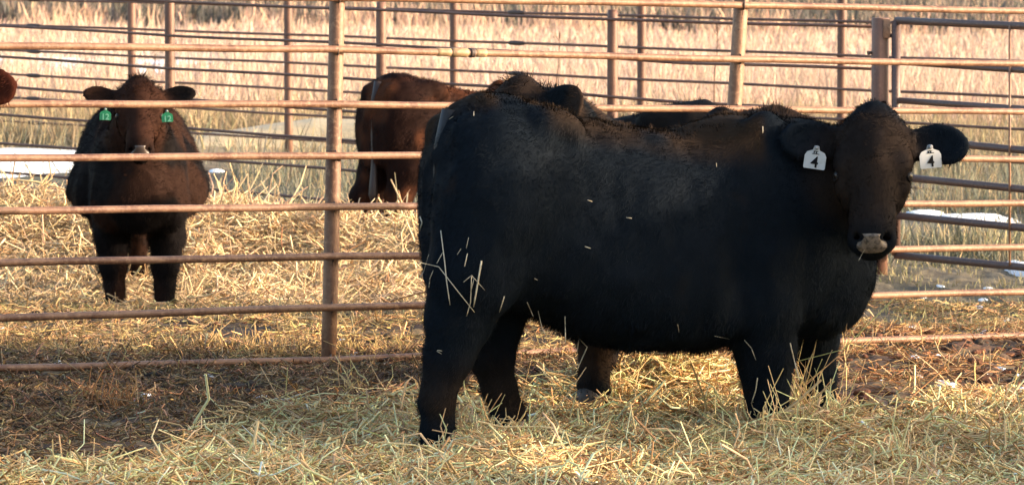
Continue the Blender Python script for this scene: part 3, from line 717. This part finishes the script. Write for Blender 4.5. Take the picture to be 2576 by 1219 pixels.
def cattle(name, label, cat, loc, yaw, scale=1.0, torso=TORSO, legs=LEGS, H=HEADV, h=.0105, hide=(.012, .011, .012), tint2=(.045, .027, .018), nhair=60000, hair=(.017, .0017), seed=1, brz=.52, taper=.16, tags=None, face_brown=0, group=None, lo=(-.22, -.62, -.10), hi=(1.95, .45, 1.36), extra=None, thr=.55, faceh=1.0, facecol=None, nose_m=M_nose, messy=.55):
    root = empty(name, loc, yaw); root.scale = (scale,)*3
    sd = SDF(lo, hi, h); sd.taper = taper; sd.torso(torso)
    sd.el((.235, .15, .82), (.17, .12, .28), None, .08); sd.el((.225, -.16, .80), (.18, .13, .28), None, .08)      # haunches
    sd.el((1.30, .13, .72), (.17, .13, .28), None, .08); sd.el((1.30, -.13, .72), (.17, .13, .28), None, .08)    # shoulders
    for q in (-1, 1):
        sd.el((.43, q*.165, 1.05), (.08, .06, .045), None, .09); sd.el((.13, q*.12, 1.03), (.05, .04, .05), None, .05)
        sd.el((.56, q*(torso[7][3]+.075), .86), (.12, .09, .17), None, .09, cut=True); sd.el((1.06, q*.375, .62), (.045, .09, .25), None, .09, cut=True)
        sd.el((1.20, q*.17, .93), (.10, .07, .16), None, .07); sd.el((1.38, q*.16, .60), (.09, .09, .12), None, .06)
    sd.el((1.50, 0, brz), (.17, .15, .20), None, .08)           # brisket
    for pts in legs.values(): sd.chain(pts, .035)
    for (p, r) in zip(H['neck'][:-1], H['neck'][1:]): sd.rc(p[0], p[1], r[0], r[1], .07)
    w_, R = head(sd, H)
    X, Y, Z = np.meshgrid(*sd.ax, indexing='ij')
    P = np.array(H['poll']); nearh = np.sqrt((X-P[0])**2+(Y-P[1])**2+(Z-P[2])**2) < .62
    nz = (fbm(X*16, Y*16, Z*11, s=seed, o=2)-.5); sd.F += np.where(nearh, nz*.006, nz*.020).astype(np.float32)
    V, Fq = sd.mesh()
    muz = w_(.50, 0, -.085); sc_ = H['sc']
    hidea = np.array(hide); t2 = np.array(tint2)
    def colf(P_, nn, rg=None):
        n1 = fbm(P_[:, 0]*4, P_[:, 1]*4, P_[:, 2]*4, s=seed+3, o=3)
        m = sstep(thr, thr+.15, n1)*.8
        topz = np.interp(P_[:, 0], [a[0] for a in torso], [a[1] for a in torso]); m = np.maximum(m, sstep(.12, .0, topz-P_[:, 2])*sstep(.38, .55, n1)*(P_[:, 0] < 1.5))  # browner along the topline: grazing sun put into the coat colour
        dh = np.linalg.norm(P_-w_(.22, 0, 0), axis=1)/sc_
        m = np.maximum(m, face_brown*sstep(.30, .16, dh)*sstep(.35, .6, fbm(P_[:, 0]*9, P_[:, 1]*9, P_[:, 2]*9, s=seed, o=2)))
        low = sstep(.35, .1, P_[:, 2])*sstep(.42, .6, n1)*.7; m = np.maximum(m, low)
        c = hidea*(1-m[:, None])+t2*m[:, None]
        if facecol is not None:
            fm = sstep(.33, .2, dh)*.8; c = c*(1-fm[:, None])+np.array(facecol)*fm[:, None]
        if rg is not None: c = c*np.exp(rg.normal(0, .16, (len(P_), 1)))
        return c
    vn = np.zeros_like(V); N_, ar = face_normals(V, Fq)
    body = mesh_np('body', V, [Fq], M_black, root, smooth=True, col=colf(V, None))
    def flow(P_):
        f = np.zeros_like(P_); f[:, 0] = -.55; f[:, 2] = -.75
        dh = np.linalg.norm(P_-w_(.2, 0, -.05), axis=1)/sc_; hm = sstep(.42, .3, dh)[:, None]
        f = f*(1-hm)+hm*(R[0]*.7)
        return f
    def lenf(P_):
        l = np.ones(len(P_)); d = np.linalg.norm(P_-w_(.30, 0, -.05), axis=1)/sc_; l *= np.where(d < .26, .7, 1)
        d = np.linalg.norm(P_-w_(-.02, 0, -.01), axis=1)/sc_; l *= np.where(d < .15, 1.15*faceh, 1)
        d = np.linalg.norm(P_-muz, axis=1)/sc_; l *= np.where(d < .10, .35, 1)
        l *= np.where((P_[:, 2] < .42) & (P_[:, 2] > .22) & (P_[:, 0] > .4) & (P_[:, 0] < 1.6), 1.5, 1); return l
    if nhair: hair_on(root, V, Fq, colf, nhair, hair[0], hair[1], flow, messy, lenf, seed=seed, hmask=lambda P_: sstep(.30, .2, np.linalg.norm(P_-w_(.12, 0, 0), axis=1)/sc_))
    # nose, nostrils, eyes, hooves, tail
    Rm = Matrix([list(R[0]), list(R[1]), list(R[2])]).transposed()
    bvh = BVHTree.FromPolygons([tuple(p) for p in V], [tuple(f) for f in Fq.tolist()])
    nose = MB(); n_u, n_v = 18, 12; vv = []
    for j in range(n_v+1):
        for i in range(n_u+1):
            a = (i/n_u-.5)*2; b = j/n_v
            wdt = (.078-.030*b)*(1 if b > .08 else .9)
            th = math.radians(28+66*b); wdt = .030+.030*float(sstep(.15, .62, b))+.012*float(sstep(.14, 0, b))-.022*float(sstep(.75, 1, b))
            cx_ = w_(.455, a*wdt, -.085); dv = math.cos(th)*R[2]+math.sin(th)*R[0]; o_ = cx_+dv*.25; t_ = cx_; dd = Vector(t_-o_).normalized()
            hit = bvh.ray_cast(Vector(o_), dd)
            q = hit[0]-dd*.0035*(1 if 0 < i < n_u and 0 < j < n_v else -1.2) if hit[0] else Vector(t_)
            vv.append(q)
    nose.add(vv, [(j*(n_u+1)+i, j*(n_u+1)+i+1, (j+1)*(n_u+1)+i+1, (j+1)*(n_u+1)+i) for j in range(n_v) for i in range(n_u)]); no = nose.build('nose', nose_m, root)
    for sg in (-1, 1):
        c = w_(.486, sg*.055, -.050); nn = MB(); vs_ = []
        for i in range(10):
            for j in range(8):
                t = PI*i/9; p = 2*PI*j/8; l = Vector((math.cos(t)*.008, math.sin(t)*math.cos(p)*.018, math.sin(t)*math.sin(p)*.011))*sc_
                l = Matrix.Rotation(sg*-.5, 3, 'X') @ l; vs_.append(Vector(c)+Rm @ l)
        nn.add(vs_, [(i*8+j, i*8+(j+1) % 8, (i+1)*8+(j+1) % 8, (i+1)*8+j) for i in range(9) for j in range(8)]); nn.build('nostril', M_nos, no)
        c = w_(.210, sg*.1275, -.030); ee = MB(); vs_ = []
        for i in range(12):
            for j in range(12):
                t = PI*i/11; p = 2*PI*j/12; vs_.append(Vector(c)+Vector((math.sin(t)*math.cos(p), math.sin(t)*math.sin(p), math.cos(t)))*.0215*sc_)
        ee.add(vs_, [(i*12+j, i*12+(j+1) % 12, (i+1)*12+(j+1) % 12, (i+1)*12+j) for i in range(11) for j in range(12)]); eo = ee.build('eye', M_eye, root)
        ax_ = np.array(R[1])*sg*.85+np.array(R[2])*.5; ax_ /= np.linalg.norm(ax_); e1 = np.array(R[0])-ax_*(np.array(R[0])@ax_); e1 /= np.linalg.norm(e1); e2 = np.cross(ax_, e1)
        ring = [Vector(np.array(c)+ax_*.010*sc_+(e1*math.cos(t*PI/8)*.024+e2*math.sin(t*PI/8)*.017)*sc_) for t in range(17)]
        MB().tube(ring, .0042*sc_, 7, caps=False).build('eyelid', M_lid, eo)
    for nm, pts in legs.items():
        (q, rr_) = pts[-1]; 
        MB().tube([(q[0]+.0, q[1], .075), (q[0]+.012, q[1], .03), (q[0]+.022, q[1], -.05)], [rr_*.85, rr_*1.10, rr_*1.18], 16).build('hoof', M_hoof, root)
    tl = [(.12, 0, 1.10), (.085, -.01, .98), (.07, -.02, .8), (.06, -.03, .6), (.04, -.05, .48), (.03, -.06, .40), (.03, -.06, .34)]
    tmb = MB().tube(tl, [.03, .028, .022, .018, .024, .028, .010], 12); to = tmb.build('tail', M_tail if hide[0] < .012 else M_tailb, root)
    if extra: extra(root, w_, R, bvh)
    tag(root, label, cat, group)
    return dict(root=root, w=w_, R=R, V=V, F=Fq, bvh=bvh)
M_tail = mat('tail_hair', (.006, .006, .007), .6); M_tailb = mat('tail_hair_brown', (.02, .010, .008), .6)
bodyrot = math.radians(22)
s1_loc = at(1050, 1115, 12.75); s1_loc.z = 0
def text_mesh(body, size, m, parent, M):
    cu = bpy.data.curves.new('number', 'FONT'); cu.body = body; cu.size = size; cu.extrude = .0006; cu.align_x = 'CENTER'; cu.align_y = 'CENTER'; cu.offset = .0008
    o = bpy.data.objects.new('number', cu); C.objects.link(o); dg = bpy.context.evaluated_depsgraph_get(); me = bpy.data.meshes.new_from_object(o.evaluated_get(dg)); bpy.data.objects.remove(o)
    me.materials.clear(); me.materials.append(m); o = bpy.data.objects.new('number', me); C.objects.link(o); o.parent = parent; o.matrix_local = M; return o
def ear_tag(parent, centre, n, up, wdt, hgt, neck, m, md, txt, tsize, mark=True):
    """centre = centre of the printed panel (parent space), n = facing, up"""
    n = Vector(n).normalized(); up = Vector(up); up = (up-n*up.dot(n)).normalized(); s = up.cross(n)
    Mx = Matrix([s, up, n]).transposed().to_4x4(); Mx.translation = Vector(centre)
    a, b = wdt/2, hgt/2
    pts = [(-a*.93, -b), (a*.93, -b), (a, -b*.85), (a, b*.55), (a*.82, b), (a*.32, b+neck*.35), (a*.20, b+neck), (-a*.20, b+neck), (-a*.32, b+neck*.35), (-a*.82, b), (-a, b*.55), (-a, -b*.85)]
    v = [(x, y, z) for z in (-.001, .001) for x, y in pts]; k = len(pts)
    mb = MB(); mb.add(v, [tuple(range(k))[::-1], tuple(range(k, 2*k))]+[(i, (i+1) % k, (i+1) % k+k, i+k) for i in range(k)])
    o = mb.build('ear_tag', m, parent, smooth=False); o.matrix_local = Mx
    text_mesh(txt, tsize, md, o, Matrix.Translation((0, -b*.25, .0022)))
    MB().tube([(0, b+neck*.72, -.004), (0, b+neck*.72, .010), (0, b+neck*.72, .014)], [a*.2, a*.19, a*.10], 14).build('stud', M_stud, o)
    if mark:
        mk = MB(); mk.box((0, b*.82, .0022), (a*.34, b*.035, .0008)); mk.box((-a*.17, b*.98, .0022), (a*.04, b*.13, .0008)); mk.box((a*.05, b*.98, .0022), (a*.045, b*.12, .0008)); mk.box((0, b*1.13, .0022), (a*.2, b*.03, .0008)); mk.build('mark', M_dig, o)
    return o
def inv_pt(root_loc, yaw, scale, p):
    q = Vector(p)-Vector(root_loc); return (Matrix.Rotation(-yaw, 3, 'Z') @ q)/scale
def tag_at(root, yaw, px, py, Y, nworld, upw, *a, **k):
    scale = root.scale[0]
    n = Matrix.Rotation(-yaw, 3, 'Z') @ Vector(nworld); u = Matrix.Rotation(-yaw, 3, 'Z') @ Vector(upw)
    return ear_tag(root, inv_pt(root.location, yaw, scale, at(px, py, Y)), n, u, *a, **k)
H1 = dict(HEADV)
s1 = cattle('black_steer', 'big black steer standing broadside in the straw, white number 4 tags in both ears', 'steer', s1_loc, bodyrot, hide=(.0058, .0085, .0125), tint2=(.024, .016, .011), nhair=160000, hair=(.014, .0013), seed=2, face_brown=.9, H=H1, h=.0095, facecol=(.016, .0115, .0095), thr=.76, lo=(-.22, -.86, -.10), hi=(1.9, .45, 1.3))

def w2l(v, yaw):
    return tuple(Matrix.Rotation(-yaw, 3, 'Z') @ Vector(v))
def surf_depth(c, px, py):
    """distance at which the picture ray meets the animal's skin"""
    r = c['root']; M = Matrix.Translation(r.location) @ Matrix.Rotation(r.rotation_euler.z, 4, 'Z') @ Matrix.Scale(r.scale[0], 4); Mi = M.inverted()
    o = Mi @ Vector((0, 0, EYE)); d = (Mi @ (Vector((0, 0, EYE))+ray(px, py)*10))-o
    h = c['bvh'].ray_cast(o, d.normalized())
    return (M @ h[0]).y if h[0] else None
root = s1['root']
Yt = (surf_depth(s1, 2050, 372) or 13.2)-.05
tag_at(root, bodyrot, 2050, 404, Yt, (-.25, -1, .08), (.13, 0, 1), .074, .056, .022, M_tagw, M_dig, '4', .052)
Yt = (surf_depth(s1, 2345, 372) or 13.3)-.05
tag_at(root, bodyrot, 2341, 402, Yt, (.35, -1, .05), (-.07, 0, 1), .080, .056, .022, M_tagw, M_dig, '4', .052)

# brown calf facing the camera behind the fence
T2 = [(a, b-.0, c+.23-.03*(a > .9), d*(1.24 if a < .9 else 1.06 if a < 1.1 else .80)) for a, b, c, d in TORSO[:-4]]+[(1.42, 1.02, .50, .24), (1.52, .98, .53, .20), (1.6, .90, .57, .15), (1.66, .82, .60, .09)]
L2 = dict(LEGS); L2['fl'] = [((x, -y, z), r) for (x, y, z), r in LEGS['fr']]; L2['hl'] = [((x-.02, -y*.02, z), r) for (x, y, z), r in LEGS['hr']]; L2['hr'] = [((x+.2, y*1.2, z), r) for (x, y, z), r in LEGS['hl']]; L2['hr'] = [((x, -abs(y), z), r) for (x, y, z), r in L2['hr']]
L2 = {k: [(p, r*(.76 if p[2] < .5 else .85)) for p, r in v] for k, v in L2.items()}
H2 = dict(poll=(1.56, 0, 1.258), f=(.76, 0, -.64), u=(0, 0, 1), sc=.88, neck=[((1.15, 0, .82), .26), ((1.35, 0, .90), .20), ((1.48, 0, 1.02), .15), ((1.54, 0, 1.10), .12)], ears=((-.05, .85, .12), (-.05, .85, .12)), earw=.066)
fpos = at(352, 760, 18.0); rpos = at(346, 760, 19.07); yaw2 = math.atan2(fpos.y-rpos.y, fpos.x-rpos.x)
c2 = cattle('brown_calf', 'dark brown calf with green ear tags facing the camera in the straw heap', 'calf', (rpos.x, rpos.y, -.055), yaw2, .84, T2, L2, H2, h=.013,
            hide=(.0075, .0062, .0064), tint2=(.026, .013, .009), nhair=80000, hair=(.021, .0017), seed=11, nose_m=M_nosed, taper=.30, brz=.67, thr=.45, facecol=(.034, .0155, .0105), faceh=1.3, lo=(-.22, -.55, -.1), hi=(2.2, .55, 1.42))
for px, py in ((265, 292), (421, 297)):
    Yt = 17.60
    tag_at(c2['root'], yaw2, px, py, Yt, (0, -1, .05), (.03 if px < 300 else -.05, 0, 1), .062, .044, .022, M_tagg, M_digg, '12', .045, mark=False)
# red-brown animal behind, seen from the rear, grazing
def graze(z=.42): return dict(poll=(1.98, 0, z+.12), f=(.35, 0, -.93), u=(1, 0, .2), sc=.95, neck=[((1.15, 0, .80), .26), ((1.45, 0, .74), .20), ((1.75, 0, z+.25), .15), ((1.93, 0, z+.16), .12)], ears=((.12, .9, -.10), (.12, .9, -.10)))
T3 = [(a, b, max(c, .56 if a < .45 else .44), d*.9) for a, b, c, d in TORSO]
_hr = [((x+.08, y, z), r*1.05) for (x, y, z), r in LEGS['hr']]; _hl = [((x-(.20 if z < .45 else .10 if z < .6 else 0), y, z), r*1.05) for (x, y, z), r in LEGS['hl']]
L3 = {k: [((p[0], p[1]*1.05, p[2]), r*(.80 if p[2] > .3 else .95)) for p, r in v] for k, v in dict(LEGS, hr=_hr, hl=_hl).items()}
p3 = at(915, 665, 20.6)
c3 = cattle('red_cow', 'red-brown cow grazing behind the fence, its rump left of the black steer', 'cow', (p3.x, p3.y, 0), math.radians(38), .86, T3, L3, graze(), h=.014,
            hide=(.013, .0068, .0058), tint2=(.055, .021, .011), nhair=34000, hair=(.017, .0024), seed=12, nose_m=M_nosed, thr=.5, lo=(-.22, -.5, -.1), hi=(2.4, .5, 1.25))
# black animal farther back, only its back shows over the steer
p4 = at(1868, 600, 17.0)
H4 = dict(poll=(1.52, -.34, .52), f=(-.05, -.5, -.85), u=(0, 0, 1), sc=.95, neck=[((1.15, 0, .80), .26), ((1.34, -.04, .74), .21), ((1.44, -.16, .66), .17), ((1.50, -.28, .60), .13)], ears=((.12, .9, -.10), (.12, .9, -.10)))
c4 = cattle('black_cow', 'black cow in the far pen, only its back showing beside the second post', 'cow', (p4.x, p4.y, 0), math.radians(155), .85, TORSO, LEGS, H4, h=.015,
            hide=(.006, .008, .011), tint2=(.012, .010, .009), nhair=22000, hair=(.02, .0024), seed=13, nose_m=M_nosed, lo=(-.22, -.86, -.1), hi=(1.9, .5, 1.25))
# dark calf standing behind the steer, head over the steer's rump
yaw5 = math.radians(-132); 
H5 = dict(poll=(1.69, -.19, 1.222), f=w2l((-.42, -.52, -.74), yaw5), u=(0, 0, 1), sc=.97, neck=[((1.15, 0, .80), .26), ((1.35, 0, .90), .20), ((1.50, -.04, 1.04), .16), ((1.57, -.07, 1.14), .13)], ears=((.1, .9, -.75), (-.12, .9, .1)), earw=.105)
c5 = cattle('dark_calf', 'dark calf standing close behind the steer, head and one ear showing above its back', 'calf', (1.15, 14.90, 0), yaw5, .90, TORSO, LEGS, H5, h=.013,
            hide=(.006, .008, .0105), tint2=(.028, .018, .013), nhair=52000, hair=(.022, .0020), seed=14, nose_m=M_nosed, thr=.5, faceh=1.3, hi=(2.1, .5, 1.5))
# red-brown animal at the left edge, only an ear tip reaches into the picture
p6 = at(-1332, 700, 12.75)
H6 = dict(poll=(1.545, -.30, 1.285), f=(-.20, -.47, -.87), u=(0, 0, 1), sc=.95, neck=[((1.15, 0, .80), .27), ((1.38, -.05, .88), .22), ((1.50, -.14, 1.0), .17), ((1.54, -.24, 1.11), .13)], ears=((.1, .9, 0), (.05, .9, 0)), earw=.085)
c6 = cattle('red_steer', 'dark red steer at the left edge, only its fuzzy ear tip in view', 'steer', (p6.x, p6.y, 0), bodyrot, .95, TORSO, LEGS, H6, h=.015, lo=(-.22, -.86, -.10), hi=(1.9, .45, 1.5),
            hide=(.018, .0065, .005), tint2=(.045, .013, .008), nhair=60000, hair=(.018, .0016), seed=15, nose_m=M_nosed)
# straws caught in the steer's coat
def cling():
    B = lambda x, y: (858.8+.5*x, 609.6+.5*y); D = lambda x, y: (1717.5+.5*x, 609.6+.5*y)
    L = [([B(500, -60), B(520, 100), B(530, 200), B(547, 315)], .0045), ([B(392, 100), B(490, 122), B(590, 250), B(670, 350)], .0035), ([B(440, 60), B(412, 150), B(388, 185)], .003),
         ([B(620, 120), B(634, 55)], .006), ([B(705, 92), B(690, 180), B(665, 325)], .007), ([B(655, 170), B(650, 300), B(630, 370)], .0035), ([B(615, 198), B(655, 165), B(722, 240)], .003),
         ([B(820, 270), B(795, 350)], .004), ([B(440, 228), B(446, 180), B(462, 140)], .0035), ([B(628, 30), B(640, -25)], .0035), ([B(480, 105), B(510, 50)], .003), ([B(650, 250), B(668, 180)], .003),
         ([B(1125, 372), B(1128, 515)], .0045), ([B(1185, 560), B(1195, 482), B(1237, 525), B(1175, 665)], .0045), ([B(1247, 500), B(1248, 660), B(1245, 820)], .004), ([B(1262, 585), B(1290, 690), B(1322, 790)], .004),
         ([B(1478, 545), B(1530, 552), B(1628, 556)], .0035), ([B(1522, 545), B(1520, 680)], .003), ([B(990, 345), B(1010, 430), B(1030, 470)], .003), ([B(935, 300), B(965, 370)], .003), ([B(480, 545), B(505, 560)], .003),
         ([B(1225, 20), B(1255, 30)], .006), ([B(1440, 95-954*0), B(1440, 96)], .003), ([D(540, 505), D(560, 590), D(590, 700)], .005), ([D(636, 578), D(625, 650), D(608, 725)], .0045), ([D(376, 680), D(368, 740), D(345, 810)], .005),
         ([D(310, 490), D(345, 530), D(368, 590)], .003), ([D(160, 470), D(235, 485)], .0025), ([(1919, 318), (1919, 335)], .005), ([(1802, 410), (1803, 420)], .003),
         ([(1478, 503), (1490, 507)], .006), ([(1575, 547), (1590, 549)], .005), ([(1345, 700), (1352, 704)], .005), ([(1057, 545), (1062, 560), (1056, 580)], .006), ([(1130, 300), (1140, 293)], .003), ([(1192, 280), (1192, 292)], .004),
         ([(1705, 815), (1708, 835)], .003), ([(1040, 790), (1060, 780)], .003), ([(1100, 880), (1112, 882)], .004), ([(1150, 640), (1160, 625)], .003), ([(2160, 655), (2168, 640), (2175, 628)], .002)]
    mb = MB(); last = 12.6
    for pts, w_ in L:
        P = []; n = 4; dd = []
        seq = []
        for (a, b) in zip(pts[:-1], pts[1:]):
            for t in (0, .33, .66): seq.append((a[0]+(b[0]-a[0])*t, a[1]+(b[1]-a[1])*t))
        seq.append(pts[-1])
        ds = [surf_depth(s1, *q) for q in seq]; ok = [d for d in ds if d and d < 14]
        if not ok: continue
        base = min(ok); ds = [(d if d and d < base+.35 else base)-.014 for d in ds]
        for i in range(1, len(ds)): ds[i] = min(ds[i], ds[i-1]+.03)
        mb.tube([at(q[0], q[1], d) for q, d in zip(seq, ds)], [w_*(.42 if len(seq) > 4 or abs(pts[0][1]-pts[-1][1])+abs(pts[0][0]-pts[-1][0]) > 40 else .26)]*(len(seq)-1)+[w_*.2], 5)
    o = mb.build('clinging_straw', mat('straw_pale', (.50, .44, .33), .5, noise=[(90, (.34, .28, .18), .45, .7, I1)])); tag(o, 'pale straws caught in the coat of the black steer', 'straw', kind='stuff')
cling()
